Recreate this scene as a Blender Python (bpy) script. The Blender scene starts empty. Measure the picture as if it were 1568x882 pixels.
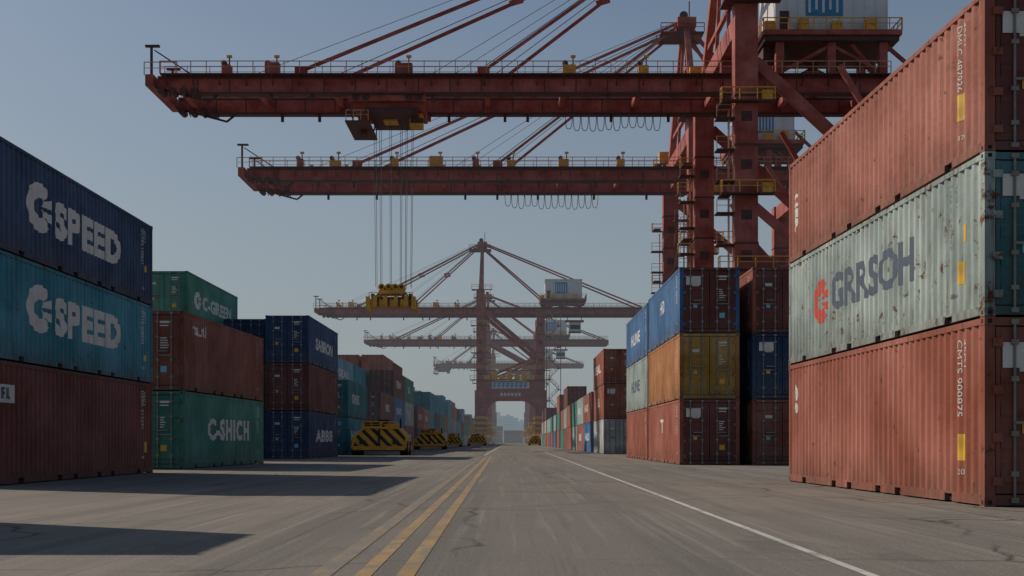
import bpy, bmesh, math, random
from mathutils import Vector, Matrix
random.seed(7)
scene=bpy.context.scene
R=math.radians
COL=scene.collection
HAZE=(.25,.30,.335)

# ------------------------------------------------------------ materials
def newmat(name):
    m=bpy.data.materials.new(name); m.use_nodes=True
    nt=m.node_tree; b=nt.nodes['Principled BSDF']
    return m,nt,b
def haze_glow(m,b,k):  # distance haze painted into the material as a faint even glow
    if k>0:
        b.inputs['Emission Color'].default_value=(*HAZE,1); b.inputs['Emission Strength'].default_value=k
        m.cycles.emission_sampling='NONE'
def N(nt,t,**kw):
    n=nt.nodes.new(t)
    for k,v in kw.items(): setattr(n,k,v)
    return n
def ramp(nt,fac,a,b,ca=(0,0,0,1),cb=(1,1,1,1)):
    r=N(nt,'ShaderNodeValToRGB'); r.color_ramp.elements[0].position=a; r.color_ramp.elements[1].position=b
    r.color_ramp.elements[0].color=ca; r.color_ramp.elements[1].color=cb
    nt.links.new(fac,r.inputs[0]); return r.outputs[0]
def mixc(nt,fac,a,b,mode='MIX'):
    m=N(nt,'ShaderNodeMix',data_type='RGBA',blend_type=mode)
    for s,v in ((0,fac),(6,a),(7,b)):
        if hasattr(v,'links'): nt.links.new(v,m.inputs[s])
        elif s==0: m.inputs[0].default_value=v
        else: m.inputs[s].default_value=(v[0],v[1],v[2],1)
    return m.outputs[2]
def mth(nt,op,a,b=None):
    n=N(nt,'ShaderNodeMath',operation=op)
    for i,v in enumerate((a,b)):
        if v is None: continue
        if hasattr(v,'links'): nt.links.new(v,n.inputs[i])
        else: n.inputs[i].default_value=v
    return n.outputs[0]
def noise(nt,vec,scale,detail=4,rough=.55,dist=0):
    n=N(nt,'ShaderNodeTexNoise'); n.inputs['Scale'].default_value=scale; n.inputs['Detail'].default_value=detail
    n.inputs['Roughness'].default_value=rough; n.inputs['Distortion'].default_value=dist
    nt.links.new(vec,n.inputs['Vector']); return n.outputs[0]
def mapping(nt,vec,scale,loc=(0,0,0),rot=(0,0,0)):
    m=N(nt,'ShaderNodeMapping'); m.inputs['Scale'].default_value=scale; m.inputs['Location'].default_value=loc; m.inputs['Rotation'].default_value=rot
    nt.links.new(vec,m.inputs[0]); return m.outputs[0]
_c={}
def paint(col,rust=.35,rough=.5,dirt=.5,name='container_paint',hz=0):
    key=(col,rust,rough,dirt,name,hz)
    if key in _c: return _c[key]
    m,nt,b=newmat(name)
    col=tuple(c*(1-hz) for c in col)  # own colour dimmed to make room for the painted haze
    tc=N(nt,'ShaderNodeTexCoord'); oi=N(nt,'ShaderNodeObjectInfo')
    mul=N(nt,'ShaderNodeMath',operation='MULTIPLY'); mul.inputs[1].default_value=57; nt.links.new(oi.outputs['Random'],mul.inputs[0])
    add=N(nt,'ShaderNodeVectorMath',operation='ADD'); nt.links.new(tc.outputs['Object'],add.inputs[0]); nt.links.new(mul.outputs[0],add.inputs[1])
    v=add.outputs[0]
    fade=noise(nt,v,.55,3)
    dk=tuple(c*.72 for c in col); g=sum(col)/3; lt=tuple(min(1,(c*.78+g*.22)*1.25+.015) for c in col)
    c=mixc(nt,ramp(nt,fade,.35,.68),dk,lt)
    st=noise(nt,mapping(nt,v,(5,5,.35)),1.6,3,.65)
    sf=ramp(nt,st,.48,.74,(0,0,0,1),(dirt,dirt,dirt,1))
    c=mixc(nt,sf,c,tuple(x*.38+.012 for x in col))
    if hz==0:
        sp=noise(nt,v,3.2,6,.72,.3)
        rf=ramp(nt,sp,.675-.10*rust,.715-.08*rust)
        c=mixc(nt,rf,c,(.10,.04,.018))
        rs=noise(nt,mapping(nt,v,(7,7,.5)),2.3,3,.6)
        rr=ramp(nt,rs,.64-.06*rust,.74,(0,0,0,1),(.7*rust+.1,)*3+(1,))
        c=mixc(nt,rr,c,(.15,.06,.025))
        sc=noise(nt,mapping(nt,v,(1,2.2,6),rot=(.3,0,0)),2.1,5,.7)
        c=mixc(nt,ramp(nt,sc,.63,.70,(0,0,0,1),(.35,.35,.35,1)),c,tuple(min(1,x*.6+.18) for x in col))
        if name=='container_paint':
            # road grime thicker towards the bottom rail
            spz=N(nt,'ShaderNodeSeparateXYZ'); nt.links.new(tc.outputs['Object'],spz.inputs[0])
            zr=ramp(nt,spz.outputs[2],.05,.75,(1,1,1,1),(0,0,0,1))
            gf=mth(nt,'MULTIPLY',mth(nt,'MULTIPLY',zr,ramp(nt,noise(nt,mapping(nt,v,(3,3,.9)),1.8,4,.7),.32,.62)),.6)
            c=mixc(nt,gf,c,(.085,.062,.045))
        rg=ramp(nt,sp,.3,.8,(rough-.08,)*3+(1,),(rough+.3,)*3+(1,)); nt.links.new(rg,b.inputs['Roughness'])
        bp=N(nt,'ShaderNodeBump'); bp.inputs['Strength'].default_value=.5; bp.inputs['Distance'].default_value=.04
        nt.links.new(noise(nt,v,1.9,3),bp.inputs['Height']); nt.links.new(bp.outputs[0],b.inputs['Normal'])
    else: b.inputs['Roughness'].default_value=rough+.15
    nt.links.new(c,b.inputs['Base Color'])
    b.inputs['Specular IOR Level'].default_value=.3
    haze_glow(m,b,hz)
    _c[key]=m; return m
def plain(name,col,rough=.6,metal=0,var=.25,scale=3,hz=0):
    key=(name,col,hz)
    if key in _c: return _c[key]
    m,nt,b=newmat(name); col=tuple(c*(1-hz) for c in col)
    tc=N(nt,'ShaderNodeTexCoord')
    n=noise(nt,tc.outputs['Object'],scale,3)
    c=mixc(nt,ramp(nt,n,.3,.7),tuple(x*(1-var) for x in col),tuple(min(1,x*(1+var)) for x in col))
    nt.links.new(c,b.inputs['Base Color']); b.inputs['Roughness'].default_value=rough; b.inputs['Metallic'].default_value=metal
    haze_glow(m,b,hz)
    _c[key]=m; return m

DARK=plain('dark_gap',(.012,.011,.011),.9)
RUBBER=plain('rubber',(.02,.02,.021),.8)
ROD=plain('locking_rod_steel',(.22,.2,.18),.5,.3)
def lettering(name,col,wear=.5):
    m,nt,b=newmat(name); tc=N(nt,'ShaderNodeTexCoord'); v=tc.outputs['Object']
    n=noise(nt,mapping(nt,v,(1,1,.6)),4,6,.75)
    c=mixc(nt,ramp(nt,n,.45,.75,(0,0,0,1),(wear,wear,wear,1)),col,tuple(x*.35+.03 for x in col))
    nt.links.new(c,b.inputs['Base Color']); b.inputs['Roughness'].default_value=.6; return m
WHITE=lettering('white_lettering',(.66,.66,.62))
YELS=plain('yellow_sticker',(.62,.38,.03),.5)
CYAN=plain('cyan_sticker',(.15,.5,.6),.5)
REDL=lettering('red_lettering',(.55,.07,.04))
SLATE=lettering('slate_lettering',(.06,.09,.14),.6)
BLUEL=plain('blue_lettering',(.02,.16,.35),.5)

# ------------------------------------------------------------ mesh builder
class MB:
    def __init__(s): s.v=[];s.f=[];s.m=[]
    def quad(s,a,b,c,d,m=0):
        i=len(s.v); s.v+= [tuple(a),tuple(b),tuple(c),tuple(d)]; s.f.append((i,i+1,i+2,i+3)); s.m.append(m)
    def poly(s,pts,m=0):
        i=len(s.v); s.v+=[tuple(p) for p in pts]; s.f.append(tuple(range(i,i+len(pts)))); s.m.append(m)
    def hexa(s,p,m=0):
        i=len(s.v); s.v+=[tuple(q) for q in p]
        for f in ((0,3,2,1),(4,5,6,7),(0,1,5,4),(1,2,6,5),(2,3,7,6),(3,0,4,7)):
            s.f.append(tuple(i+k for k in f)); s.m.append(m)
    def box(s,x0,x1,y0,y1,z0,z1,m=0):
        s.hexa([(x0,y0,z0),(x1,y0,z0),(x1,y1,z0),(x0,y1,z0),(x0,y0,z1),(x1,y0,z1),(x1,y1,z1),(x0,y1,z1)],m)
    def beam(s,a,b,w,h,m=0,w2=None,h2=None):
        a=Vector(a);b=Vector(b);d=(b-a).normalized()
        up=Vector((0,0,1)) if abs(d.z)<.95 else Vector((0,1,0))
        sd=d.cross(up).normalized(); up=sd.cross(d).normalized()
        w2=w if w2 is None else w2; h2=h if h2 is None else h2
        P=[]
        for p,ww,hh in ((a,w,h),(b,w2,h2)):
            for sx,sy in ((-1,-1),(1,-1),(1,1),(-1,1)): P.append(p+sd*sx*ww/2+up*sy*hh/2)
        s.hexa(P,m)
    def tube(s,a,b,r,m=0,n=8,r2=None):
        a=Vector(a);b=Vector(b);d=(b-a).normalized()
        up=Vector((0,0,1)) if abs(d.z)<.95 else Vector((0,1,0))
        sd=d.cross(up).normalized(); up=sd.cross(d).normalized(); r2=r if r2 is None else r2
        i=len(s.v)
        for p,rr in ((a,r),(b,r2)):
            for k in range(n):
                t=2*math.pi*k/n; s.v.append(tuple(p+sd*math.cos(t)*rr+up*math.sin(t)*rr))
        for k in range(n):
            s.f.append((i+k,i+(k+1)%n,i+n+(k+1)%n,i+n+k)); s.m.append(m)
        s.f.append(tuple(i+k for k in range(n))[::-1]); s.m.append(m)
        s.f.append(tuple(i+n+k for k in range(n))); s.m.append(m)
    def rail(s,a,b,m=0,h=1.1,t=.06,step=2.0):
        a=Vector(a);b=Vector(b);L=(b-a).length;n=max(1,int(L/step))
        u=Vector((0,0,1))
        s.beam(a+u*h,b+u*h,t,t,m); s.beam(a+u*h*.55,b+u*h*.55,t*.7,t*.7,m)
        for k in range(n+1):
            p=a+(b-a)*k/n; s.beam(p,p+u*h,t,t,m)
    def mesh(s,name,mats=()):
        me=bpy.data.meshes.new(name); me.from_pydata(s.v,[],s.f)
        for m in mats: me.materials.append(m)
        me.polygons.foreach_set('material_index',s.m); me.update()
        return me
def obj(name,me,loc=(0,0,0),rot=0,parent=None):
    o=bpy.data.objects.new(name,me); COL.objects.link(o); o.location=loc; o.rotation_euler=(0,0,rot)
    if parent: o.parent=parent
    return o

# ------------------------------------------------------------ container mesh
L=12.19;W=2.44;H=2.6;PX=1.212
P0=-L/2+.16; PER=.285; NP=int((L-.32)/PER)
PER=(L-.32)/NP
def prof(y):
    t=((y-P0)/PER)%1.0
    if y<=P0 or y>=-P0: return 0
    if t<.27: return 0
    if t<.5: return .038*(t-.27)/.23
    if t<.77: return .038
    return .038*(1-(t-.77)/.23)
folds=[P0+PER*(k+f) for k in range(NP) for f in (0,.27,.5,.77)]+[-P0]
def container_mesh():
    b=MB(); zb,zt=.15,H-.09
    for sg in (-1,1):
        for i in range(len(folds)-1):
            y0,y1=folds[i]+1e-6,folds[i+1]-1e-6
            x0,x1=sg*(PX-prof(y0)),sg*(PX-prof(y1))
            b.quad((x0,y0,zb),(x1,y1,zb),(x1,y1,zt),(x0,y0,zt),0)
        # rails
        b.box(min(sg*1.13,sg*1.219),max(sg*1.13,sg*1.219),-L/2+.17,L/2-.17,H-.1,H-.012,2)
        pk=[-4.6,-2.1,-.95,.95,2.1,4.6]; ys=[-L/2+.17]
        for p in pk: ys+= [p-.16,p+.16]
        ys.append(L/2-.17)
        for k in range(0,len(ys),2):
            b.box(min(sg*1.15,sg*1.219),max(sg*1.15,sg*1.219),ys[k],ys[k+1],.025,.165,2)
        for k in range(1,len(ys)-1,2):
            b.box(min(sg*1.05,sg*1.15),max(sg*1.05,sg*1.15),ys[k],ys[k+1],.03,.16,3)
            b.box(min(sg*1.151,sg*1.217),max(sg*1.151,sg*1.217),ys[k],ys[k+1],.135,.163,2)
        for e in (-1,1):
            y0,y1=sorted((e*(L/2-.17),e*(L/2-.012)))
            x0,x1=sorted((sg*1.06,sg*1.2145)); b.box(x0,x1,y0,y1,.118,H-.118,2)
            # castings
            y0,y1=sorted((e*(L/2-.178),e*L/2)); x0,x1=sorted((sg*1.058,sg*1.222))
            for z0 in (0,H-.118):
                b.box(x0,x1,y0,y1,z0,z0+.118,2)
                b.box(*sorted((sg*1.2225,sg*1.2245)),*sorted((e*(L/2-.12),e*(L/2-.055))),z0+.03,z0+.09,3)
                b.box(*sorted((sg*1.11,sg*1.17)),*sorted((e*(L/2+.0005),e*(L/2+.002))),z0+.03,z0+.09,3)
    # roof & floor
    n=42
    for i in range(n):
        y0=-L/2+.17+(L-.34)*i/n; y1=-L/2+.17+(L-.34)*(i+1)/n; d=.02 if i%2 else 0
        b.box(-1.13,1.13,y0,y1,H-.08,H-.03-d,0)
    b.box(-1.15,1.15,-L/2+.17,L/2-.17,.1,.14,3)
    # far end, corrugated
    xs=[-1.06+2.12*i/32 for i in range(33)]
    for i in range(32):
        d=[0,0,.04,.04]; a=d[i%4]; c=d[(i+1)%4]
        b.quad((xs[i],L/2-.03-a,.16),(xs[i+1],L/2-.03-c,.16),(xs[i+1],L/2-.03-c,H-.1),(xs[i],L/2-.03-a,H-.1),1)
    for e in (-1,1):
        y0,y1=sorted((e*(L/2-.12),e*(L/2-.014)))
        b.box(-1.058,1.058,y0,y1,H-.12,H-.01,1); b.box(-1.058,1.058,y0,y1,.02,.16,1)
    # doors
    yb=-L/2+.07
    b.box(-1.058,1.058,yb,yb+.03,.165,H-.125,3)
    for sg in (-1,1):
        x0,x1=sorted((sg*.015,sg*1.045))
        b.box(x0,x1,yb-.03,yb-.001,.18,H-.14,1)
        # stiles
        for (a,c) in ((.015,.075),(.985,1.045)):
            u0,u1=sorted((sg*a,sg*c)); b.box(u0,u1,yb-.05,yb-.031,.18,H-.14,1)
        for k in range(5):
            z=.3+k*.46; u0,u1=sorted((sg*.09,sg*.97)); 
            b.hexa([(u0,yb-.031,z),(u1,yb-.031,z),(u1,yb-.029,z),(u0,yb-.029,z),(u0,yb-.05,z+.05),(u1,yb-.05,z+.05),(u1,yb-.029,z+.26),(u0,yb-.029,z+.26)],1)
        for xr in (.3,.78):
            x=sg*xr; b.tube((x,yb-.075,.07),(x,yb-.075,H-.05),.021,4)
            for z in (.09,.45,1.0,1.75,2.25,H-.07): b.box(x-.055,x+.055,yb-.10,yb-.051,z-.035,z+.035,4)
            hx=x-.42*sg if xr>.5 else x+.36*sg
            b.box(*sorted((x,hx)),yb-.118,yb-.100,1.13+(.14 if xr<.5 else 0),1.17+(.14 if xr<.5 else 0),4)
        for z in (.35,.95,1.6,2.25):
            b.box(*sorted((sg*.96,sg*1.1)),yb-.10,yb-.052,z-.06,z+.06,2)
    return b.mesh('container_body',[None]*5)
CM=container_mesh()

def hbin(y):  # strength of the painted haze glow per distance band
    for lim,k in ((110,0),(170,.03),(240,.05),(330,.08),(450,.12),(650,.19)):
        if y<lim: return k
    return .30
def make_container(x,y,z,h=2.6,rot=0,side=(.27,.075,.05),end=None,rust=.35):
    end=end or side
    o=obj('shipping_container',CM,(x,y,z),rot); o.scale=(1,1,h/2.6)
    k=hbin(y)
    if k==0: ms=[paint(side,rust),paint(tuple(c*.9 for c in end),rust+.15),paint(tuple(c*.8 for c in side),rust+.5,.6,.7),DARK,ROD]
    else:
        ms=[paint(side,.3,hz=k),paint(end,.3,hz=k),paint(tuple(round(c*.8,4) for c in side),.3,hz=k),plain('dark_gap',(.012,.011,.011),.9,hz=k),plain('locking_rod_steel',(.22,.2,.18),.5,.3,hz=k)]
    for s,m in zip(o.material_slots,ms): s.link='OBJECT'; s.material=m
    return o

# decals following the corrugation
def finish_decal(bm,c,sg,mat,name):
    us=[v.co.x for v in bm.verts]; u0,u1=min(us),max(us)
    for f in folds:
        u=sg*f
        if u0<u<u1:
            bmesh.ops.bisect_plane(bm,geom=bm.verts[:]+bm.edges[:]+bm.faces[:],plane_co=(u,0,0),plane_no=(1,0,0))
    for v in bm.verts:
        y=sg*v.co.x; z=v.co.y; v.co=Vector((sg*(PX-prof(y)+.004),y,z))
    me=bpy.data.meshes.new(name); bm.to_mesh(me); bm.free(); me.materials.append(mat)
    return obj(name,me,parent=c)
def text_bm(body,u0,u1,v0,v1,bold=.02,rot90=False):
    cu=bpy.data.curves.new('t','FONT'); cu.body=body; cu.size=1; cu.offset=bold; cu.resolution_u=3
    cu.space_character=1.0+bold*2.2
    o=bpy.data.objects.new('t',cu); COL.objects.link(o)
    bpy.context.view_layer.update()
    dg=bpy.context.evaluated_depsgraph_get()
    me=bpy.data.meshes.new_from_object(o.evaluated_get(dg))
    bm=bmesh.new(); bm.from_mesh(me); bpy.data.objects.remove(o); bpy.data.meshes.remove(me)
    if rot90:
        for v in bm.verts: v.co=Vector((v.co.y,-v.co.x,0))
    xs=[v.co.x for v in bm.verts]; ys=[v.co.y for v in bm.verts]
    a,b_,c_,d=min(xs),max(xs),min(ys),max(ys)
    for v in bm.verts:
        v.co=Vector((u0+(v.co.x-a)/(b_-a)*(u1-u0), v0+(v.co.y-c_)/(d-c_)*(v1-v0),0))
    bmesh.ops.triangulate(bm,faces=bm.faces[:])
    return bm
def text(c,sg,body,u0,u1,v0,v1,mat=WHITE,bold=.03,rot90=False):
    return finish_decal(text_bm(body,u0,u1,v0,v1,bold,rot90),c,sg,mat,'lettering')
def patch(c,sg,u0,u1,v0,v1,mat):
    bm=bmesh.new(); vs=[bm.verts.new((a,b,0)) for a,b in ((u0,v0),(u1,v0),(u1,v1),(u0,v1))]; bm.faces.new(vs)
    return finish_decal(bm,c,sg,mat,'sticker')
def emblem(c,sg,u,v,ru,rv,mat=WHITE):
    bm=bmesh.new(); n=28
    for i in range(n):
        a0=R(48)+R(268)*i/n; a1=R(48)+R(268)*(i+1)/n
        th=.40
        pts=[(math.cos(a0),math.sin(a0)),(math.cos(a1),math.sin(a1)),(math.cos(a1)*th,math.sin(a1)*th),(math.cos(a0)*th,math.sin(a0)*th)]
        bm.faces.new([bm.verts.new((u+p[0]*ru,v+p[1]*rv,0)) for p in pts])
    for pts in ([(.05,.08),(.98,.12),(.86,.50),(.34,.34)],[(.05,-.06),(.34,-.32),(.86,-.48),(.98,-.10)]):
        bm.faces.new([bm.verts.new((u+p[0]*ru,v+p[1]*rv,0)) for p in pts])
    return finish_decal(bm,c,sg,mat,'emblem')
def codes(c,sg,u,seed=0,mat=WHITE,both=True):
    r=random.Random(seed)
    s=''.join(r.choice('ABCDEGHKLMNRSTU') for _ in range(4))
    text(c,sg,s+' '+str(r.randint(100000,999999)),u,u+.12,1.25,2.35,mat,0,True)
    text(c,sg,'45G1',u+.25,u+.34,1.95,2.35,mat,0,True)
    text(c,sg,str(r.randint(1000,9999)),u+.02,u+.3,.42,.5,mat,0)
def doormarks(c,seed=0,plate=None):
    r=random.Random(seed); b=MB(); y=-L/2+.07-.053
    b.box(.37,.72,y,y+.002,2.2,2.27,0); b.box(.37,.68,y,y+.002,2.1,2.14,0)
    for k in range(5): b.box(.38,.5+r.random()*.2,y,y+.002,1.7-k*.08,1.735-k*.08,0)
    b.box(-.7,-.42,y,y+.002,1.85,1.97,1); b.box(-.66,-.5,y,y+.002,1.0,1.15,2)
    if plate: b.box(-.95,-.36,y-.004,y-.001,1.9,2.25,0)
    b.box(.4,.62,y,y+.002,.6,.8,2)
    obj('door_markings',b.mesh('door_markings',[WHITE,WHITE,YELS if r.random()<.6 else CYAN]),parent=c)

ORG=(.38,.105,.062); PALE=(.33,.425,.405); MAR=(.17,.036,.03); NAVY=(.014,.055,.145); TEAL=(.012,.25,.34)
GRN=(.035,.24,.185); BLU=(.035,.16,.38); YEL=(.5,.28,.04); LBLU=(.12,.32,.45); WHT=(.5,.52,.5); BRN=(.27,.078,.047); AMB=(.48,.19,.05)

# ---- near right stack
r1=R(1.25); sx,sy=7.955,25.1
c=make_container(sx,sy,0,2.77,r1,ORG,BRN,.5)
codes(c,-1,5.0,1); patch(c,-1,5.0,5.32,.62,1.0,YELS); text(c,-1,'GS',-5.6,-5.3,1.5,2.15,WHITE,.05,True); doormarks(c,1,True)
c=make_container(sx,sy,2.78,2.39,r1,PALE,(.03,.16,.18),.8)
text(c,-1,'GRRSOH',-2.35,2.95,.98,1.82,SLATE,.035); emblem(c,-1,-3.15,1.3,.62,.52,REDL)
patch(c,-1,5.0,5.3,.62,1.0,YELS); patch(c,-1,5.15,5.35,1.3,1.6,YELS); codes(c,-1,4.6,5,SLATE)
doormarks(c,2,True)
c=make_container(sx,sy,5.18,2.35,r1,ORG,MAR,.45)
codes(c,-1,5.0,3); patch(c,-1,4.9,5.2,.75,1.2,YELS); text(c,-1,'HER',-5.6,-5.3,.75,1.7,WHITE,.05,True); doormarks(c,3,True)

# ---- left near stack
c=make_container(-12.22,33.9,0,2.72,0,MAR,None,.3); codes(c,1,5.0,4); patch(c,1,-6.0,-5.0,1.72,2.1,WHITE); text(c,1,'RL',-5.7,-5.2,1.8,2.04,BLUEL,.03); patch(c,1,5.3,5.5,.6,.9,YELS)
c=make_container(-12.22,33.9,2.73,2.36,0,TEAL,None,.5); text(c,1,'SPEED',-2.45,2.85,.85,1.9,WHITE,.055); emblem(c,1,-3.4,1.45,.85,.62); codes(c,1,5.0,6); patch(c,1,5.2,5.4,.7,.9,YELS)
c=make_container(-12.22,33.9,5.1,2.43,0,NAVY,None,.2); text(c,1,'SPEED',-2.45,2.85,.8,1.8,WHITE,.055); emblem(c,1,-3.4,1.4,.85,.62); codes(c,1,5.0,7); patch(c,1,5.3,5.5,1.0,1.2,YELS)
# ---- left second stack
r2=R(-2.0)
c=make_container(-12.3,51.1,0,2.7,r2,GRN,None,.35); text(c,1,'C-SHICH',-2.9,3.5,.95,1.75,WHITE,.045); codes(c,1,5.0,8); doormarks(c,4)
c=make_container(-12.3,51.1,2.71,2.75,r2,BRN,None,.4); text(c,1,'nauti',-5,-3.2,1.9,2.3,WHITE,.03); codes(c,1,4.9,9); doormarks(c,5,True)
# green tall row behind
for i,cc in enumerate((MAR,GRN,BLU,(.05,.27,.2))):
    c=make_container(-17.85,73.1,i*2.43,2.42,0,cc,None,.35)
    if i==3: text(c,1,'C-GREEN',-2.8,4.4,.8,1.6,WHITE,.05); emblem(c,1,-3.9,1.2,.7,.5); doormarks(c,11)
# ---- left navy stack
for i,cc in enumerate((NAVY,MAR,(.015,.065,.18))):
    c=make_container(-12.6,79.3,i*2.68,2.67,0,cc,None,.25); codes(c,1,4.8,20+i); doormarks(c,6+i)
    if i!=1: text(c,1,'SABRON' if i else 'ABB8',-3.4,3.6,.9,1.6,WHITE,.04)
    make_container(-15.35,81.4,i*2.68,2.67,0,(BLU,GRN,NAVY)[i])
# ---- right B, C, A2
spec=[(8.02,59.1,[(ORG,MAR),(AMB,YEL),(BLU,MAR)]),(10.98,59.1,[(BRN,BRN),(NAVY,NAVY),(ORG,MAR)]),(8.12,72.7,[(ORG,MAR),(PALE,GRN),(BLU,NAVY)]),(10.9,73,[(GRN,GRN),(ORG,MAR),(MAR,MAR)])]
for j,(x,y,cs) in enumerate(spec):
    for i,(a,e) in enumerate(cs):
        c=make_container(x,y,i*2.68,2.67,0,a,e,.35); doormarks(c,30+j*3+i,(j+i)%2==0)
        codes(c,-1,5.0,40+j*5+i)
        if j==0: text(c,-1,('T','HL','HO')[i],*((-.8,.3),(0,0),(-.9,.6))[i],1.3,1.9,WHITE,.03) if i!=1 else None
        if j==2 and i: text(c,-1,'HLINE',-3,2,1,1.6,WHITE if i==2 else SLATE,.03)
# ---- off-frame stack that throws the foreground shadow
for i in range(2): make_container(-14.6,15.6,i*2.6,2.59,R(90),(MAR,BLU)[i])
# ---- left row from 92 m on, explicit then random
pal=[ORG,MAR,NAVY,TEAL,GRN,BLU,BRN,MAR,PALE,LBLU,TEAL,BLU,MAR,ORG]
def stack(x,y,cols,h=2.66,rt=0,label=0):
    for i,cc in enumerate(cols):
        c=make_container(x+random.uniform(-.04,.04),y+random.uniform(-.08,.08),i*(h+.01),h,rt,cc)
        if label and y<180:
            text(c,label,random.choice(['HALO','TRIM','NORA','SEAL','OMEK']),-4.5+random.random()*3,.5+random.random()*3,1.0,1.7,WHITE,.04)
            if label<0 or y<130: doormarks(c,int(y)+i,i%2)
stack(-12.75,98.3,[TEAL,(.02,.22,.24)],label=1)
stack(-12.75,121.3,[GRN,MAR],label=1); stack(-12.8,134.5,[BLU,BLU,MAR],label=1)
stack(-15.6,97,[GRN,NAVY]); stack(-15.6,112,[MAR,MAR,LBLU],label=1); stack(-15.6,126,[BRN,BLU,TEAL])
for x in (-15.6,-18.4,-21.2,-24): stack(x,152,[MAR,GRN,TEAL,ORG])
y=148
while y<640:
    n=random.choice((2,3,3,3,2,3)) 
    if not 325<y<350: stack(-12.8,y,[random.choice(pal) for _ in range(n)],label=1)
    if y>160: stack(-15.7,y+random.uniform(-1,1),[random.choice(pal) for _ in range(random.choice((2,3,3,4)))])
    if y>160 and y<400: stack(-18.6,y+random.uniform(-1,1),[random.choice(pal) for _ in range(random.choice((3,4)))])
    y+=12.19+random.choice((.4,.5,5.5,.4))
# ---- right row
stack(8.15,105.2,[WHT,ORG,ORG],label=-1)
stack(10.9,104,[BRN,GRN,MAR]); stack(8.15,120.3,[BLU,ORG],label=-1); stack(8.15,133,[ORG,PALE],label=-1); stack(10.9,133,[ORG,MAR,WHT]); stack(8.15,146,[PALE,GRN]);stack(8.15,159,[ORG,ORG])
y=172
while y<640:
    if not 325<y<360: stack(8.3,y,[random.choice([ORG,ORG,BRN,PALE,WHT,GRN,MAR,BLU]) for _ in range(random.choice((2,2,3)))])
    if not 150<y<200 and not 325<y<360: stack(11.2,y,[random.choice(pal) for _ in range(random.choice((2,3,3)))])
    y+=12.19+random.choice((.4,.5,4.5))
# cross-wise yard at the end of the road
for x in range(-90,91,13):
    stack(x,830+random.uniform(-3,3),[random.choice([ORG,ORG,ORG,WHT,BLU,MAR,PALE]) for _ in range(random.choice((3,4,4)))],2.66,R(90))

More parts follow.
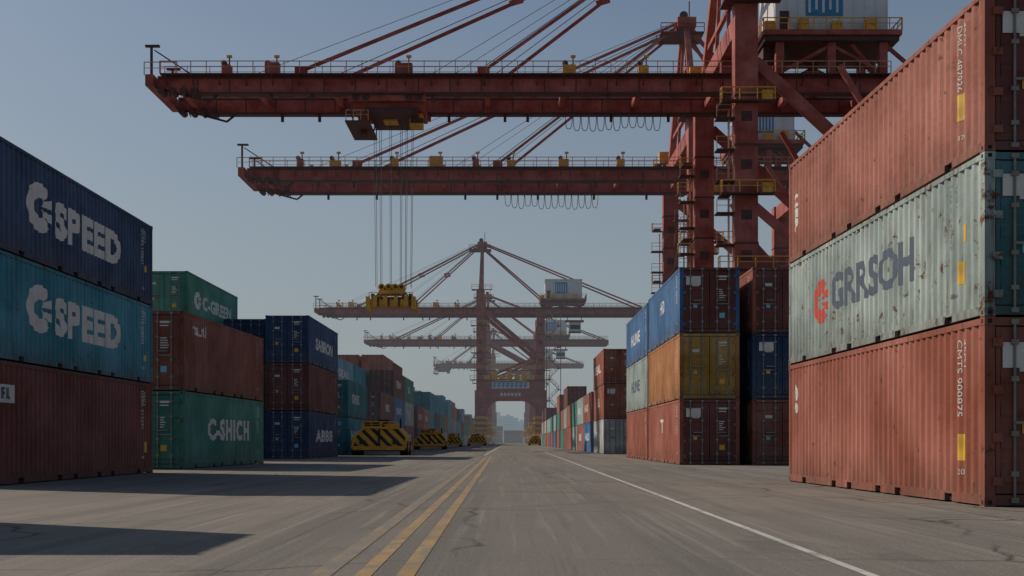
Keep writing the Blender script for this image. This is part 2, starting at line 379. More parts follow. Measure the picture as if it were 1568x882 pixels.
# ------------------------------------------------------------ cranes
def crane_mats(k):
    return [paint((.36,.07,.048),.25,.55,.4,'crane_red_paint',hz=k),plain('crane_dark_steel',(.075,.03,.028),.7,hz=k),
            plain('crane_yellow_paint',(.62,.32,.03),.55,hz=k),plain('machinery_house_white',(.58,.61,.63),.6,0,.1,.5,hz=k),
            plain('house_blue_sign',(.03,.2,.4),.6,hz=k),plain('wire_rope',(.06,.06,.065),.5,hz=k),plain('railing_paint',(.5,.25,.15),.6,hz=k),plain('rubber_black',(.02,.02,.02),.8,hz=k)]
def crane(ox,oy,sp,gauge,bl,br,zb,zap,hx,hz,hh,mats,trolley=None,spreader=None,sign=False,fest=(),cab=True,pw=(11.8,16.4),gy=4.0,detail=True):
    b=MB(); RED,DK,YL,WH,BL,RP,RL,BK=range(8)
    s=sp/2; zt=zb+5.6; bl-=ox; br-=ox; GH=1.65
    for e in (-1,1):
        y=e*s
        for x in (0,gauge):
            top=zt if x==0 else zb-.3
            b.beam((x,y,14),(x,y,top),2.1,1.7,RED)
            b.beam((x,y,2.6),(x,y,14),2.9,2.2,RED)
            for z in (19,23.5,28,32.5): b.box(x-1.11,x+1.11,y-.92,y+.92,z,z+.16,DK)
            for z in (17.5,21.2,25.8,30.2): b.box(x-.5,x+.5,y-.875,y-.852,z,z+.9,DK)
            # bogies
            for d in (-3.2,3.2):
                b.hexa([(x-1.2,y+d-2.4,1.1),(x+1.2,y+d-2.4,1.1),(x+1.2,y+d+2.4,1.1),(x-1.2,y+d+2.4,1.1),(x-.8,y+d-.8,2.9),(x+.8,y+d-.8,2.9),(x+.8,y+d+.8,2.9),(x-.8,y+d+.8,2.9)],YL)
                for w in (-1.6,-.55,.55,1.6): b.tube((x-.35,y+d+w,.5),(x+.35,y+d+w,.5),.48,BK,12)
            b.box(x-1.45,x+1.45,y-6.2,y-5.7,.6,2.4,YL)
            b.box(x-1.9,x+1.9,y-1.9,y+1.6,2.6,3.4,YL)
            for z in (3.9,5.3,6.7): b.box(x-1.62,x+1.62,y-1.25,y+1.25,z,z+.7,YL)
            b.box(x-2.4,x-1.5,y-2.2,y-.4,3.45,5.4,YL); b.box(x+1.65,x+2.5,y-2.0,y,3.45,4.7,YL)
            b.rail((x-2.6,y-2.2,2.9),(x+2.6,y-2.2,2.9),YL,1.1,.1,1)
        # portal beam and haunches
        b.box(1.45,gauge-1.45,y-.9,y+.9,pw[0],pw[1],RED)
        for x,q in ((1.45,1),(gauge-1.45,-1)):
            n=5; pts=[(x,pw[0])]
            for k in range(n+1):
                t=k/n*math.pi/2; pts.append((x+q*3.0*(1-math.sin(t)),pw[0]-3.0*(1-math.cos(t))))
            for yy in (y-.88,y+.88): b.poly([(p[0],yy,p[1]) for p in pts],RED)
            for k in range(1,n+1): b.quad((pts[k][0],y-.88,pts[k][1]),(pts[k+1][0],y-.88,pts[k+1][1]),(pts[k+1][0],y+.88,pts[k+1][1]),(pts[k][0],y+.88,pts[k][1]),RED)
            x2=x-q*.4
            b.hexa([(x2,y-.7,pw[1]),(x2+q*2.4,y-.7,pw[1]),(x2+q*2.4,y+.7,pw[1]),(x2,y+.7,pw[1]),(x2,y-.7,pw[1]+2.6),(x2+q*.05,y-.7,pw[1]+2.6),(x2+q*.05,y+.7,pw[1]+2.6),(x2,y+.7,pw[1]+2.6)],RED)
        # diagonals
        b.beam((.9,y,zb+.5),(gauge-.9,y,pw[1]+6.5),.9,1.0,RED)
        b.beam((.9,y,pw[1]+.6),(gauge-.9,y,pw[1]+6.0),.5,.6,RED)
        if detail: b.beam((gauge-.9,y,pw[1]+8.5),(gauge*.55,y,zb+.2),.4,.5,RED)
        # platforms around the frame
        for z,x0,x1 in ((pw[1]+.1,-2.6,gauge+2.6),(zt,-2.2,3.0),(zb-3.5,-2.4,2.4),(pw[1]+7,-2.4,2.4)):
            b.box(x0,x1,y-1.9*1,y-.95,z,z+.12,DK) if e<0 else b.box(x0,x1,y+.95,y+1.9,z,z+.12,DK)
            b.rail((x0,y+e*1.9,z+.12),(x1,y+e*1.9,z+.12),YL,1.1,.09,1.6)
            for xx in (x0,x1): b.rail((xx,y+e*.95,z+.12),(xx,y+e*1.9,z+.12),YL,1.1,.08,1)
            b.box(x0,x0+1.0,y-.9,y+.9,z+.001,z+.13,DK)
            if detail and e<0:
                b.box(x1-1.1,x1-.2,y-1.8,y-1.2,z+.13,z+1.0,YL)
        if detail: b.box(-1.6,1.2,y-.8,y+.8,zt+.2,zt+1.8,YL)
        # ladder landings up the sea-side leg
        z=pw[1]+2.5
        while z<zb-4 and detail:
            b.box(-2.7,-1.1,y-.8,y+.8,z,z+.12,DK); b.rail((-2.7,y-.8,z+.12),(-1.15,y-.8,z+.12),RL,1.1,.06,1.5)
            z+=2.9
        b.beam((-1.5,y-.3,pw[1]),(-1.5,y-.3,zb-4),.08,.08,RL); b.beam((-1.5,y+.3,pw[1]),(-1.5,y+.3,zb-4),.08,.08,RL)
    # frame beams along the quay
    b.box(-.9,.9,-s+.86,s-.86,zt-2.4,zt-.6,RED)
    b.box(gauge-.8,gauge+.8,-s+.86,s-.86,zb-2.2,zb-.35,RED)
    for x in (0,gauge):
        b.box(x-1.0,x+1.0,-s+1.12,s-1.12,3.6,5.6,RED)
    for g in (-gy,gy): b.box(-.8,.8,g-.45,g+.45,zb+GH,zt-2.4,RED)
    # girders
    for g in (-gy,gy):
        sg=math.copysign(1,g)
        b.box(bl+2,br,g-.5,g+.5,zb+.02,zb+GH,RED)
        b.hexa([(bl,g-.4,zb+.6),(bl+2,g-.5,zb+.02),(bl+2,g+.5,zb+.02),(bl,g+.4,zb+.6),(bl,g-.4,zb+GH),(bl+2,g-.5,zb+GH),(bl+2,g+.5,zb+GH),(bl,g+.4,zb+GH)],RED)
        b.box(bl+3,br-.5,g-.62,g+.62,zb-.16,zb+.015,DK)
        b.box(bl+.2,br-.2,g-.56,g+.56,zb+GH-.3,zb+GH-.18,DK)
        x=bl+4
        while x<br: b.box(x-.05,x+.05,g-.53,g+.53,zb+.1,zb+GH-.35,DK); x+=3.1
        o=g+sg*1.1
        b.box(bl+.5,br-.5,min(g+sg*.52,o+sg*.4),max(g+sg*.52,o+sg*.4),zb+GH-.1,zb+GH-.01,DK)
        x=bl+1
        while x<br: b.beam((x,g+sg*.5,zb+.7),(x,o+sg*.4,zb+GH-.1),.1,.1,DK); x+=2.6
        b.rail((bl+.5,o+sg*.4,zb+GH),(br-.5,o+sg*.4,zb+GH),RL,1.15,.075,1.5)
        b.rail((bl+.5,g-sg*.4,zb+GH),(br-.5,g-sg*.4,zb+GH),RL,1.15,.06,2.2)
        b.tube((bl+2,g*.7,zb+GH+.25),(br-1,g*.7,zb+GH+.25),.1,DK,6)
    x=bl+2
    while x<br: b.box(x-.25,x+.25,-gy+.5,gy-.5,zb+.4,zb+1.1,RED); x+=7.6
    # boom tip
    b.box(bl-1.0,bl-.2,-gy-1.2,gy+1.2,zb+.5,zb+1.6,RED)
    for g in (-gy,gy):
        b.beam((bl-.7,g,zb+1.6),(bl-.7,g,zb+4.7),.22,.22,DK); b.box(bl-1.3,bl+.1,g-.2,g+.2,zb+4.6,zb+4.8,DK)
        b.rail((bl-1.2,g-.8,zb+1.6),(bl+2,g-.8,zb+1.6),RL,1.3,.08,1.2)
        b.beam((bl-.4,g,zb+4.3),(bl+3.4,g,zb+1.8),.12,.12,DK)
        for k in range(4): b.tube((bl+.4+k*1.1,g-.75,zb+.15-.02*k),(bl+.4+k*1.1,g+.75,zb+.15-.02*k),.36,DK,10)
        b.beam((bl-.6,g,zb+.7),(bl+5,g,zb-.8),.14,.2,DK); b.beam((bl+5,g,zb-.8),(bl+6,g,zb),.14,.2,DK)
        for k in range(3): b.beam((bl+1+k*1.5,g,zb+.2),(bl+1.2+k*1.5,g,zb-.3-.15*k),.1,.1,DK)
    # equipment on the girders
    rr=random.Random(int(oy))
    for f,w in ((.12,.8),(.20,1.4),(.335,1.0),(.43,1.7),(.52,.8),(.6,1.0),(.72,1.3),(.85,1.0)):
        x=bl+(0-bl)*f
        for g in (-gy,gy):
            if rr.random()<.25: continue
            b.box(x-w/2,x+w/2,g-.45,g+.45,zb+GH+.02,zb+GH+rr.uniform(.7,1.6),YL if rr.random()<.6 else RED)
            b.tube((x-w*.3,g-.4,zb+GH+1.3),(x-w*.3,g+.4,zb+GH+1.3),.28,DK,10)
            b.beam((x+w*.3,g,zb+GH+.9),(x+w*.3,g,zb+GH+1.9),.12,.12,DK); b.box(x+w*.3-.25,x+w*.3+.25,g-.1,g+.1,zb+GH+1.9,zb+GH+2.15,YL)
            xx=x+rr.uniform(2,5); b.box(xx-.15,xx+.15,g-sg*.3-.1,g-sg*.3+.1,zb-.9,zb-.17,DK)
    # A-frame and stays
    ax=.3
    for e in (-1,1):
        b.beam((0,e*s*.93,zt-.4),(ax,e*1.6,zap-1),.9,1.0,RED,.7,.7)
        b.beam((0,e*gy,zt-.6),(ax,e*1.4,zap-1.6),.35,.4,RED)
        for fx,w in ((.43,.26),(.75,.28)):
            X=bl*fx
            b.beam((ax,e*1.5,zap-.3),(X,e*gy,zb+GH+.6),w,w*1.15,RED); b.box(X-.6,X+.6,e*gy-.3,e*gy+.3,zb+GH,zb+GH+1.0,RED)
            b.tube((ax,e*.9,zap),(X-1.5,e*gy*.7,zb+GH+.3),.045,RP,4)
            b.tube((ax,e*.5,zap+.2),(X-6,e*gy*.6,zb+GH+.3),.03,RP,4)
            m=Vector((ax,e*1.5,zap-.3)).lerp(Vector((X,e*gy,zb+2.3)),.5); b.beam(m+Vector((-.7,0,-.2)),m+Vector((.7,0,.2)),.4,.5,RED)
        b.beam((ax,e*1.5,zap-.3),(br-1.5,e*gy,zb+GH+.3),.3,.36,RED)
        b.beam((ax,e*1.5,zap-1.5),(gauge+3,e*gy,zb+GH+.3),.3,.36,RED)
    b.box(ax-1.2,ax+1.2,-2.4,2.4,zap-1.4,zap-.2,RED); b.box(ax-3.4,ax+2.2,-2.6,2.6,zap-2.3,zap-2.15,DK)
    for y in (-2.6,2.6): b.rail((ax-3.4,y,zap-2.15),(ax+2.2,y,zap-2.15),RED,1.1,.1,1.4)
    for y in (-1.2,1.2): b.tube((ax-.3,y-.25,zap+.3),(ax-.3,y+.25,zap+.3),.55,DK,14)
    b.beam((ax+.6,0,zap),(ax+.6,0,zap+2.6),.14,.14,DK)
    for k in (0,2):
        f=(k+1)/5; z=zt+(zap-1-zt)*f; ww=s*.93*(1-f)+1.6*f
        b.beam((ax*f,-ww,z),(ax*f,ww,z),.4,.45,RED)
    # machinery house
    x0,x1=hx[0]-ox,hx[1]-ox
    b.box(x0-1.4,x1+1.2,-5.2,5.2,hz-.5,hz,RED); b.box(x0-1.2,x1+1,-4.9,4.9,hz-1.0,hz-.51,DK)
    for g in (-gy,gy):
        for x in (x0+.4,(x0+x1)/2,x1-.4): b.box(x-.4,x+.4,g-.4,g+.4,zb+GH,hz-1.0,RED)
        b.beam((x0,g,zb+GH+.2),((x0+x1)/2,g,hz-1.2),.3,.3,RED); b.beam((x1,g,zb+GH+.2),((x0+x1)/2,g,hz-1.2),.3,.3,RED)
    b.box(x0,x1,-4.2,4.2,hz+.01,hz+hh,WH); b.box(x0-.15,x1+.15,-4.35,4.35,hz+hh+.005,hz+hh+.25,WH)
    n=int((x1-x0)/1.1)
    for k in range(n+1):
        x=x0+(x1-x0)*k/n; b.box(x-.05,x+.05,-4.26,-4.2,hz+.1,hz+hh-.1,WH)
    lw=(x1-x0)
    b.box(x0+lw*.27,x0+lw*.60,-4.33,-4.27,hz+hh*.28,hz+hh*.88,BL)
    for k in range(5):
        xx=x0+lw*(.29+.062*k); b.box(xx,xx+lw*.022,-4.36,-4.335,hz+hh*(.33+.05*(k%2)),hz+hh*.8,WH)
    b.box(x0+.4,x0+1.3,-4.3,-4.21,hz+.05,hz+2.1,DK)
    for y in (-5.15,5.15): b.rail((x0-1.4,y,hz),(x1+1.2,y,hz),YL,1.15,.09,1.2)
    for x in (x0-1.35,x1+1.15): b.rail((x,-5.1,hz),(x,5.1,hz),YL,1.15,.09,1.2)
    for k in range(4): b.box(x0-1.2+k*lw*.3,x0-.2+k*lw*.3,-5.0,-4.4,hz+.01,hz+.9+.2*(k%2),YL)
    b.box(x0-1,x0+1.4,-3,3,hz-2.2,hz-1.0,DK)
    # stair tower at land-side
    X=gauge+2.0; z=3.4; k=0; y=-s
    while z<zb-2:
        a,c=(X,X+2.6) if k%2 else (X+2.6,X)
        b.beam((a,y-.5,z),(c,y-.5,z+2.6),.7,.14,DK); b.rail((a,y-.85,z),(c,y-.85,z+2.6),RL,1.0,.08,1)
        b.box(c-.6,c+.6,y-1.0,y+1,z+2.55,z+2.67,DK); z+=2.7;k+=1
    for xx in (X-.5,X+3.1): b.beam((xx,y+.6,3),(xx,y+.6,zb),.18,.18,RED)
    # trolley
    if trolley is not None:
        t=trolley-ox
        b.box(t-3.6,t+3.4,-gy+.65,gy-.65,zb-1.2,zb-.2,RED)
        for g in (-gy,gy):
            b.box(t-3.9,t+3.7,g-.3,g+.3,zb-.75,zb-.17,RED)
            for w in (-3.2,-2.2,2.0,3.0): b.tube((t+w,g-.35,zb-.35),(t+w,g+.35,zb-.35),.38,DK,10)
            b.beam((t-3.9,g,zb-.9),(t-3.5,g,zb-2.6),.12,.12,DK); b.beam((t-2.0,g,zb-.9),(t-2.6,g,zb-2.6),.12,.12,DK)
            b.rail((t-4.2,g,zb-2.6),(t-2.0,g,zb-2.6),RL,1.0,.08,.7)
        b.box(t-4.3,t-1.9,-gy,gy,zb-2.75,zb-2.6,DK); b.box(t-3.2,t-2.6,-.6,.6,zb-3.2,zb-2.75,DK)
        b.box(t-2.0,t+2.8,-gy+.2,gy-.2,zb-1.75,zb-1.25,DK)
        b.box(t+1.9,t+3.2,-1.6,.2,zb-2.6,zb-1.3,YL); b.box(t+2.0,t+3.3,-1.7,-1.62,zb-2.3,zb-1.8,DK)
        b.box(t-.8,t+.6,-1,1,zb-1.9,zb-1.3,YL)
    if cab and trolley is None:
        t=gauge+9
        b.box(t-1.4,t+1.6,-1.4,1.4,zb-4.2,zb-1.9,WH); b.box(t-1.5,t+1.7,-1.5,1.5,zb-4.45,zb-4.2,DK); b.box(t-2.4,t+2.4,-2,2,zb-1.6,zb-1.3,RED)
        b.box(t-1.2,t+1.4,-1.45,-1.41,zb-3.6,zb-2.5,BK)
        for q in (-1.8,1.8): b.beam((t+q,0,zb-1.5),(t+q,0,zb),.2,.2,DK)
    # festoon loops
    for (f0,f1,n,dep) in fest:
        f0-=ox;f1-=ox
        for k in range(n):
            a=f0+(f1-f0)*k/n; c=f0+(f1-f0)*(k+1)/n; prev=None; dd=dep*rr.uniform(.85,1.1)
            for q in range(9):
                u=q/8; pnt=((a+c)/2+(c-a)*.5*math.copysign(abs(2*u-1)**.55,2*u-1)*.95,gy-1.0,zb-.2-dd*(1-(2*u-1)**2)**.6)
                if prev: b.tube(prev,pnt,.035,RP,4)
                prev=pnt
    if sign:
        b.box(2.9,gauge-2.9,-s-.99,-s-.91,pw[1]-2.0,pw[1]-.3,WH)
        n=8; ww=(gauge-6.4)/n
        for k in range(n):
            xx=3.2+k*ww; zt2=pw[1]-.45
            b.box(xx,xx+ww*.8,-s-1.02,-s-.995,zt2-.28,zt2,BL); b.box(xx+ww*.3,xx+ww*.5,-s-1.04,-s-1.022,zt2-1.35,zt2-.1,BL)
            b.box(xx,xx+ww*.8,-s-1.06,-s-1.042,zt2-.85,zt2-.62,BL); b.box(xx+ww*.05,xx+ww*.2,-s-1.08,-s-1.062,zt2-1.35,zt2-.5,BL)
        for k in range(6): b.box(gauge/2-2.6+k*.9,gauge/2-2.0+k*.9,-s-.97,-s-.93,pw[0]+.7,pw[0]+1.5,WH)
        for k in range(7):
            xx=1+k*(gauge-2)/7; b.box(xx,xx+1.4,-s-1.7,-s-1.1,pw[1]+.25,pw[1]+1.3+1.3*(k%2),YL)
        b.rail((-2.6,-s-1.8,pw[1]+2.6),(gauge+2.6,-s-1.8,pw[1]+2.6),YL,1.1,.12,1.4)
        b.box(-2.6,gauge+2.6,-s-1.9,-s-.95,pw[1]+2.45,pw[1]+2.6,DK)
    o=obj('gantry_crane',b.mesh('crane_structure',mats),(ox,oy,0))
    if spreader is not None:
        t=trolley-ox; zs=spreader; q=MB()
        q.box(t-2.3,t+2.3,-1.5,1.5,zs+.25,zs+.85,0)
        for x in (-2.3,2.3):
            for y in (-1.5,1.5): q.box(t+x-.2,t+x+.2,y-.2,y+.2,zs-.15,zs+1.15,0)
        for x in (-1.6,-.55,.5,1.55): q.box(t+x-.22,t+x+.22,-1.62,-1.5,zs+.15,zs+1.25,0); q.box(t+x+.28,t+x+.40,-1.66,-1.51,zs+.1,zs+1.0,1)
        q.box(t-2.0,t+2.0,-1.2,1.2,zs+.9,zs+1.15,1)
        q.box(t-1.3,t+1.3,-.9,.9,zs+1.45,zs+1.9,0)
        for x in (-1.2,1.2): q.box(t+x-.12,t+x+.12,-.8,.8,zs+1.15,zs+1.45,1)
        q.box(t-.6,t+.5,-.6,.6,zs+1.95,zs+2.5,0)
        for x in (-1.0,-.3,.4,1.0): q.tube((t+x,-.9,zs+2.2),(t+x,.9,zs+2.2),.34,0,12); q.tube((t+x,-.95,zs+2.2),(t+x,-.91,zs+2.2),.18,1,8)
        for x in (-1.9,1.9): q.beam((t+x,0,zs+1),(t+x*.55,0,zs+2.1),.14,.14,1); q.box(t+x-.15,t+x+.15,-1,1,zs+1.16,zs+1.5,1)
        q.rail((t-2.2,-1.45,zs+.85),(t+2.2,-1.45,zs+.85),0,.7,.06,.9)
        obj('spreader',q.mesh('spreader',[mats[2],mats[1]]),parent=o)
        w=MB()
        for x in (-1.75,-1.2,-.15,.95,1.5,2.1):
            for y in (-1.0,1.0): w.tube((t+x,y,zb-1.3),(t+x*.92,y*.7,zs+2.2),.024,0,4)
        obj('hoist_ropes',w.mesh('hoist_ropes',[mats[5]]),parent=o)
    return o
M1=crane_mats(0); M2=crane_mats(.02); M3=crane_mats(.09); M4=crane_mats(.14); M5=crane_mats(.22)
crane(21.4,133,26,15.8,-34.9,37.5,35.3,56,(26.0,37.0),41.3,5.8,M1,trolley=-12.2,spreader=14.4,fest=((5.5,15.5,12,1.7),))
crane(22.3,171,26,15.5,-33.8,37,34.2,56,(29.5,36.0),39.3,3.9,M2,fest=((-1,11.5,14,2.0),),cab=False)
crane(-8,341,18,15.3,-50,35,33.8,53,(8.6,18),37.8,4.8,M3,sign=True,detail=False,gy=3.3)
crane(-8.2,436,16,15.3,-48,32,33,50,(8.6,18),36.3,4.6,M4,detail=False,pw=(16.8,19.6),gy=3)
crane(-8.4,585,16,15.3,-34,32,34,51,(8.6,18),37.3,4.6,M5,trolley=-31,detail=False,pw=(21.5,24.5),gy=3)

# ------------------------------------------------------------ hazard-striped yard machines
def hazard():
    m,nt,b=newmat('hazard_stripes')
    tc=N(nt,'ShaderNodeTexCoord'); sep=N(nt,'ShaderNodeSeparateXYZ'); nt.links.new(tc.outputs['Object'],sep.inputs[0])
    a2=mth(nt,'ADD',mth(nt,'ADD',sep.outputs[0],sep.outputs[2]),sep.outputs[1])
    fr=mth(nt,'FRACT',mth(nt,'MULTIPLY',a2,1.35))
    gt=mth(nt,'GREATER_THAN',fr,.55)
    n=noise(nt,tc.outputs['Object'],5,5)
    c=mixc(nt,gt,(.75,.42,.045),(.025,.024,.022)); c=mixc(nt,ramp(nt,n,.55,.75,(0,0,0,1),(.6,.6,.6,1)),c,(.12,.08,.045))
    nt.links.new(c,b.inputs['Base Color']); b.inputs['Roughness'].default_value=.6
    return m
HZ=hazard(); YP=plain('machine_yellow',(.72,.38,.04),.5); GL=plain('cab_glass',(.03,.04,.05),.15)
def machine(x,y,s=1,ln=3.6):
    b=MB()
    w=1.85; z0=.45
    pr=[(-w,z0),(w*.97,z0),(w,1.2),(w*.72,1.8),(-w*.55,1.85),(-w*.93,1.2)]
    y0,y1=0,ln
    b.poly([(p[0],y0,p[1]) for p in pr],0); b.poly([(p[0],y1,p[1]) for p in pr[::-1]],0)
    for k in range(6):
        p,q=pr[k],pr[(k+1)%6]; b.quad((p[0],y0,p[1]),(q[0],y0,q[1]),(q[0],y1,q[1]),(p[0],y1,p[1]),0)
    for k in range(6):
        p,q=pr[k],pr[(k+1)%6]; b.beam((p[0]*.97,-.06,p[1]),(q[0]*.97,-.06,q[1]),.12,.12,1)
    b.box(-.06,.06,-.1,-.005,z0+.08,1.75,2)
    b.box(-w*.9,w*.9,-.12,ln*.98,.28,.44,2)
    for yy in (.7,ln-.8):
        for sx in (-1,1): b.tube((sx*(w-.5),yy,.48),(sx*(w+.03),yy,.48),.48,2,16); b.tube((sx*(w+.031),yy,.48),(sx*(w+.06),yy,.48),.22,1,10)
    b.box(-1.1,.1,.3,1.6,1.86,2.25,1); b.box(.3,1.2,.5,1.9,1.82,2.1,1); b.box(-.3,.5,1.7,2.6,1.86,2.4,2)
    b.box(-1.0,0,.29,.298,1.95,2.2,3)
    b.rail((-1.1,.15,1.85),(1.2,.15,1.83),1,.4,.05,.5); b.box(-1.3,-.9,-.14,-.1,.75,1.0,3); b.box(.9,1.3,-.14,-.1,.75,1.0,3)
    b.tube((1.3,1.2,1.8),(1.3,1.2,2.45),.07,2)
    b.box(-1.7,1.7,-.3,-.13,.35,.62,1)
    o=obj('yard_tractor',b.mesh('tractor_body',[HZ,YP,RUBBER,GL]),(x,y,0)); o.scale=(s,s,s); return o
machine(-9.15,90,1.04); machine(-9.95,158,1.05); machine(-11.0,237,1.0); machine(-8.6,318,1.2); machine(9.6,322,1.5); machine(5.9,318,1.0); machine(12.2,326,1.5)

# ------------------------------------------------------------ ground
def ground_mat():
    m,nt,b=newmat('weathered_concrete')
    tc=N(nt,'ShaderNodeTexCoord'); v=tc.outputs['Object']
    base=mixc(nt,ramp(nt,noise(nt,mapping(nt,v,(1,.35,1)),.14,4,.6),.3,.7),(.15,.137,.122),(.255,.235,.205))
    # asphalt lane between the painted lines
    sx_=N(nt,'ShaderNodeSeparateXYZ'); nt.links.new(v,sx_.inputs[0])
    xo=mth(nt,'ADD',sx_.outputs[0],mth(nt,'MULTIPLY',mth(nt,'SUBTRACT',noise(nt,mapping(nt,v,(1,.15,1)),.8,4),.5),1.2))
    lane=mth(nt,'SUBTRACT',1.0,mth(nt,'MINIMUM',mth(nt,'MAXIMUM',mth(nt,'SUBTRACT',mth(nt,'ABSOLUTE',mth(nt,'SUBTRACT',xo,.75)),1.3),0),1))
    base=mixc(nt,mth(nt,'MULTIPLY',lane,.55),base,(.125,.12,.115))
    base=mixc(nt,ramp(nt,noise(nt,mapping(nt,v,(1,.4,1)),1.1,5,.65),.35,.72,(0,0,0,1),(.6,.6,.6,1)),base,(.13,.12,.107))
    tr=noise(nt,mapping(nt,v,(1.1,.018,1)),1.0,4,.6,.2)
    base=mixc(nt,ramp(nt,tr,.46,.64,(0,0,0,1),(.7,.7,.7,1)),base,(.085,.08,.075))
    tr2=noise(nt,mapping(nt,v,(6,.10,1)),1.0,4,.6,.3)
    base=mixc(nt,ramp(nt,tr2,.54,.68,(0,0,0,1),(.4,.4,.4,1)),base,(.33,.31,.28))
    tr3=noise(nt,mapping(nt,v,(9,.14,1),loc=(3,1,0)),1.0,3,.6,.2)
    base=mixc(nt,ramp(nt,tr3,.58,.68,(0,0,0,1),(.45,.45,.45,1)),base,(.07,.065,.06))
    base=mixc(nt,ramp(nt,noise(nt,mapping(nt,v,(1,.5,1)),.55,5,.7,.6),.57,.66,(0,0,0,1),(.6,.6,.6,1)),base,(.08,.073,.065))
    fine=noise(nt,v,38,3,.7); base=mixc(nt,.3,base,ramp(nt,fine,.3,.7,(.06,.055,.05,1),(.36,.34,.31,1)))
    # cracks
    vm=N(nt,'ShaderNodeVectorMath',operation='ADD'); nn=N(nt,'ShaderNodeTexNoise'); nn.inputs['Scale'].default_value=.7; nn.inputs['Detail'].default_value=4
    nt.links.new(v,nn.inputs['Vector']); nt.links.new(v,vm.inputs[0]); nt.links.new(nn.outputs['Color'],vm.inputs[1])
    vo=N(nt,'ShaderNodeTexVoronoi',feature='DISTANCE_TO_EDGE'); vo.inputs['Scale'].default_value=.16; nt.links.new(vm.outputs[0],vo.inputs['Vector'])
    cr=ramp(nt,vo.outputs['Distance'],.0,.008,(1,1,1,1),(0,0,0,1))
    gate=ramp(nt,noise(nt,v,.2,2),.42,.52,(0,0,0,1),(.85,.85,.85,1))
    base=mixc(nt,mth(nt,'MULTIPLY',cr,gate),base,(.04,.036,.033))
    # slab joints
    br=N(nt,'ShaderNodeTexBrick'); br.offset=0; br.inputs['Scale'].default_value=1; br.inputs['Brick Width'].default_value=6.4; br.inputs['Row Height'].default_value=7.5
    br.inputs['Mortar Size'].default_value=.014; br.inputs['Mortar Smooth'].default_value=.3
    vj=N(nt,'ShaderNodeVectorMath',operation='ADD'); nj=N(nt,'ShaderNodeTexNoise'); nj.inputs['Scale'].default_value=.5
    nt.links.new(v,nj.inputs['Vector']); sj=N(nt,'ShaderNodeVectorMath',operation='SCALE'); sj.inputs['Scale'].default_value=.12; nt.links.new(nj.outputs['Color'],sj.inputs[0])
    nt.links.new(mapping(nt,v,(1,1,1),loc=(2.1,0,0)),vj.inputs[0]); nt.links.new(sj.outputs[0],vj.inputs[1]); nt.links.new(vj.outputs[0],br.inputs['Vector'])
    jg=ramp(nt,noise(nt,v,.3,2),.4,.6,(.2,.2,.2,1),(.6,.6,.6,1))
    base=mixc(nt,mth(nt,'MULTIPLY',br.outputs['Fac'],jg),base,(.055,.05,.045))
    nt.links.new(base,b.inputs['Base Color']); b.inputs['Roughness'].default_value=.85; b.inputs['Specular IOR Level'].default_value=.2
    bp=N(nt,'ShaderNodeBump'); bp.inputs['Strength'].default_value=.6; bp.inputs['Distance'].default_value=.02
    nt.links.new(noise(nt,v,14,4,.7),bp.inputs['Height']); nt.links.new(bp.outputs[0],b.inputs['Normal'])
    return m
GM=ground_mat()
b=MB(); b.quad((-6000,-300,0),(6000,-300,0),(6000,9000,0),(-6000,9000,0)); obj('ground',b.mesh('ground',[GM]))
def worn(name,col,lo=.42,hi=.6,under=(.16,.148,.133)):
    m,nt,b=newmat(name); tc=N(nt,'ShaderNodeTexCoord'); v=tc.outputs['Object']
    f=ramp(nt,noise(nt,mapping(nt,v,(1,.35,1)),5,6,.75,.2),lo,hi)
    c2=mixc(nt,ramp(nt,noise(nt,v,.6,3),.3,.7),tuple(x*.7 for x in col),col)
    nt.links.new(mixc(nt,f,c2,under),b.inputs['Base Color']); b.inputs['Roughness'].default_value=.7; return m
WY=worn('worn_yellow_paint',(.42,.27,.085),.40,.64); WY2=worn('faded_yellow_paint',(.33,.24,.11),.33,.56); WW=worn('worn_white_paint',(.6,.6,.57),.48,.72)
def line(name,x0,y0,x1,y1,w,mat,z=.004):
    b=MB(); n=12
    for k in range(n):
        a=k/n;c=(k+1)/n
        xa,ya,xb,yb=x0+(x1-x0)*a,y0+(y1-y0)*a,x0+(x1-x0)*c,y0+(y1-y0)*c
        b.quad((xa-w/2,ya,z),(xa+w/2,ya,z),(xb+w/2,yb,z),(xb-w/2,yb,z))
    obj(name,b.mesh(name,[mat]))
line('yellow_road_marking',-.70,2,-1.3,82,.13,WY); line('yellow_road_marking',-1.0,2,-1.6,82,.12,WY); line('yellow_road_marking',-1.30,2,-1.95,82,.16,WY2)
line('white_road_marking',2.52,2,2.98,120,.085,WW); line('yellow_road_marking',6.2,6,6.0,50,.09,WY2)
line('white_road_marking',-1.9,90,-2.4,300,.12,WW)
for x in (-8,7.3): line('crane_rail',x,190,x,640,.14,plain('rail_steel',(.12,.11,.1),.4,.6),.006)

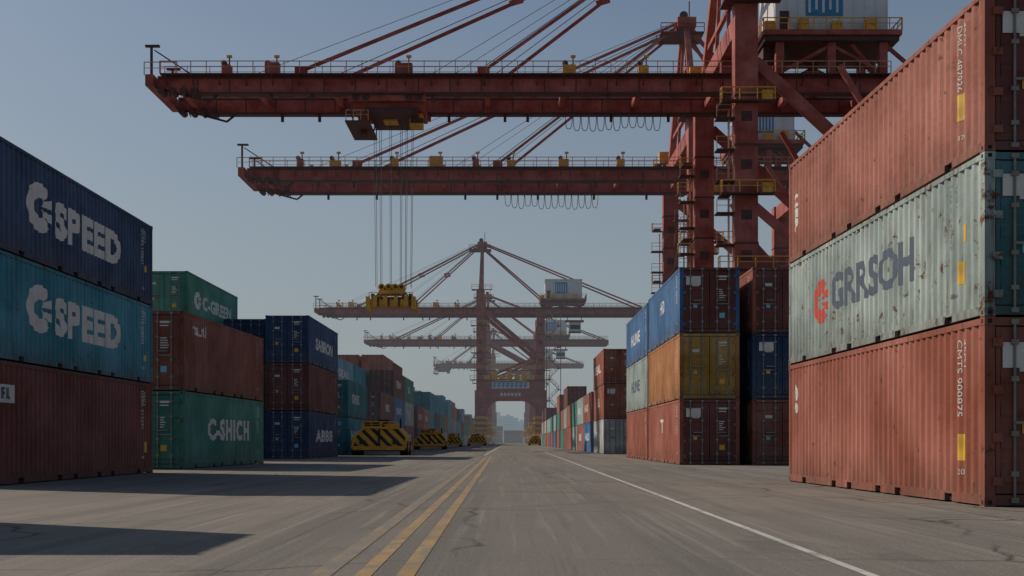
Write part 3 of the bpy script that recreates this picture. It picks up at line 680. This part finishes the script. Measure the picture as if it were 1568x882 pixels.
# ------------------------------------------------------------ far city
FAR=[plain('facade_%d'%k,c,.9,0,.08,.05,hz=.62) for k,c in enumerate(((.3,.3,.3),(.4,.39,.37),(.22,.24,.27)))]  # facade colours mostly replaced by painted haze glow
FW=plain('facade_windows',(.05,.07,.1),.5,hz=.6)
rr=random.Random(5)
for k in range(44):
    x=rr.uniform(-420,420); y=rr.uniform(1500,2100); w=rr.uniform(14,30); h=rr.uniform(14,40)*(y/1700)
    if abs(x)<60: h=rr.uniform(18,36)
    if k<10: x=-50+k*11+rr.uniform(-3,3); h=rr.uniform(20,42); w=rr.uniform(7,13)
    b=MB(); b.box(-w/2,w/2,-8,8,0,h,0); b.box(-w*.3,w*.3,-5,5,h,h+rr.uniform(2,6),0); b.box(-w/2-.5,w/2+.5,-8.5,8.5,h-.01-1,h-.02,0)
    z=3
    while z<h-4: b.box(-w/2+1,w/2-1,-8.3,-8.02,z,z+1.5,1); z+=3.4
    if rr.random()<.4: b.beam((0,0,h),(0,0,h+12),.5,.5,0)
    obj('office_tower',b.mesh('tower',[rr.choice(FAR),FW]),(x,y,0))

# ------------------------------------------------------------ light, sky, camera
d=Vector((8.5,-5,-7.5)).normalized()
sun=bpy.data.lights.new('sun','SUN'); sun.energy=3.5; sun.angle=R(.53); sun.color=(1,.86,.70)
so=bpy.data.objects.new('sun',sun); COL.objects.link(so); so.rotation_euler=d.to_track_quat('-Z','Y').to_euler()
w=bpy.data.worlds.new('World'); scene.world=w; w.use_nodes=True; nt=w.node_tree
bg=nt.nodes['Background']; sk=nt.nodes.new('ShaderNodeTexSky'); sk.sky_type='NISHITA'; sk.sun_disc=False
sk.sun_elevation=math.asin(-d.z); sk.sun_rotation=math.atan2(-d.x,-d.y)
sk.air_density=1.0; sk.dust_density=1.2; sk.ozone_density=1.5; sk.altitude=0
ST=.062
tc=N(nt,'ShaderNodeTexCoord'); sp=N(nt,'ShaderNodeSeparateXYZ'); nt.links.new(tc.outputs['Generated'],sp.inputs[0])
mr=N(nt,'ShaderNodeMapRange'); mr.inputs['From Min'].default_value=0; mr.inputs['From Max'].default_value=.36; mr.inputs['To Min'].default_value=.88; mr.inputs['To Max'].default_value=.05
nt.links.new(sp.outputs[2],mr.inputs[0])
hc=mixc(nt,mr.outputs[0],(0,0,0),tuple(h/ST for h in (.285,.325,.355))); nt.links.new(sk.outputs[0],[n for n in nt.nodes if n.type=='MIX'][-1].inputs[6])
nt.links.new(hc,bg.inputs[0]); bg.inputs[1].default_value=ST
cam=bpy.data.cameras.new('camera'); co=bpy.data.objects.new('camera',cam); COL.objects.link(co)
co.location=(0,0,.95); co.rotation_euler=(R(90),0,0); cam.sensor_width=36; cam.lens=45.92; cam.shift_y=.15; cam.shift_x=0
cam.clip_start=.1; cam.clip_end=20000
scene.camera=co
scene.view_settings.view_transform='Standard'; scene.view_settings.look='None'; scene.view_settings.exposure=0
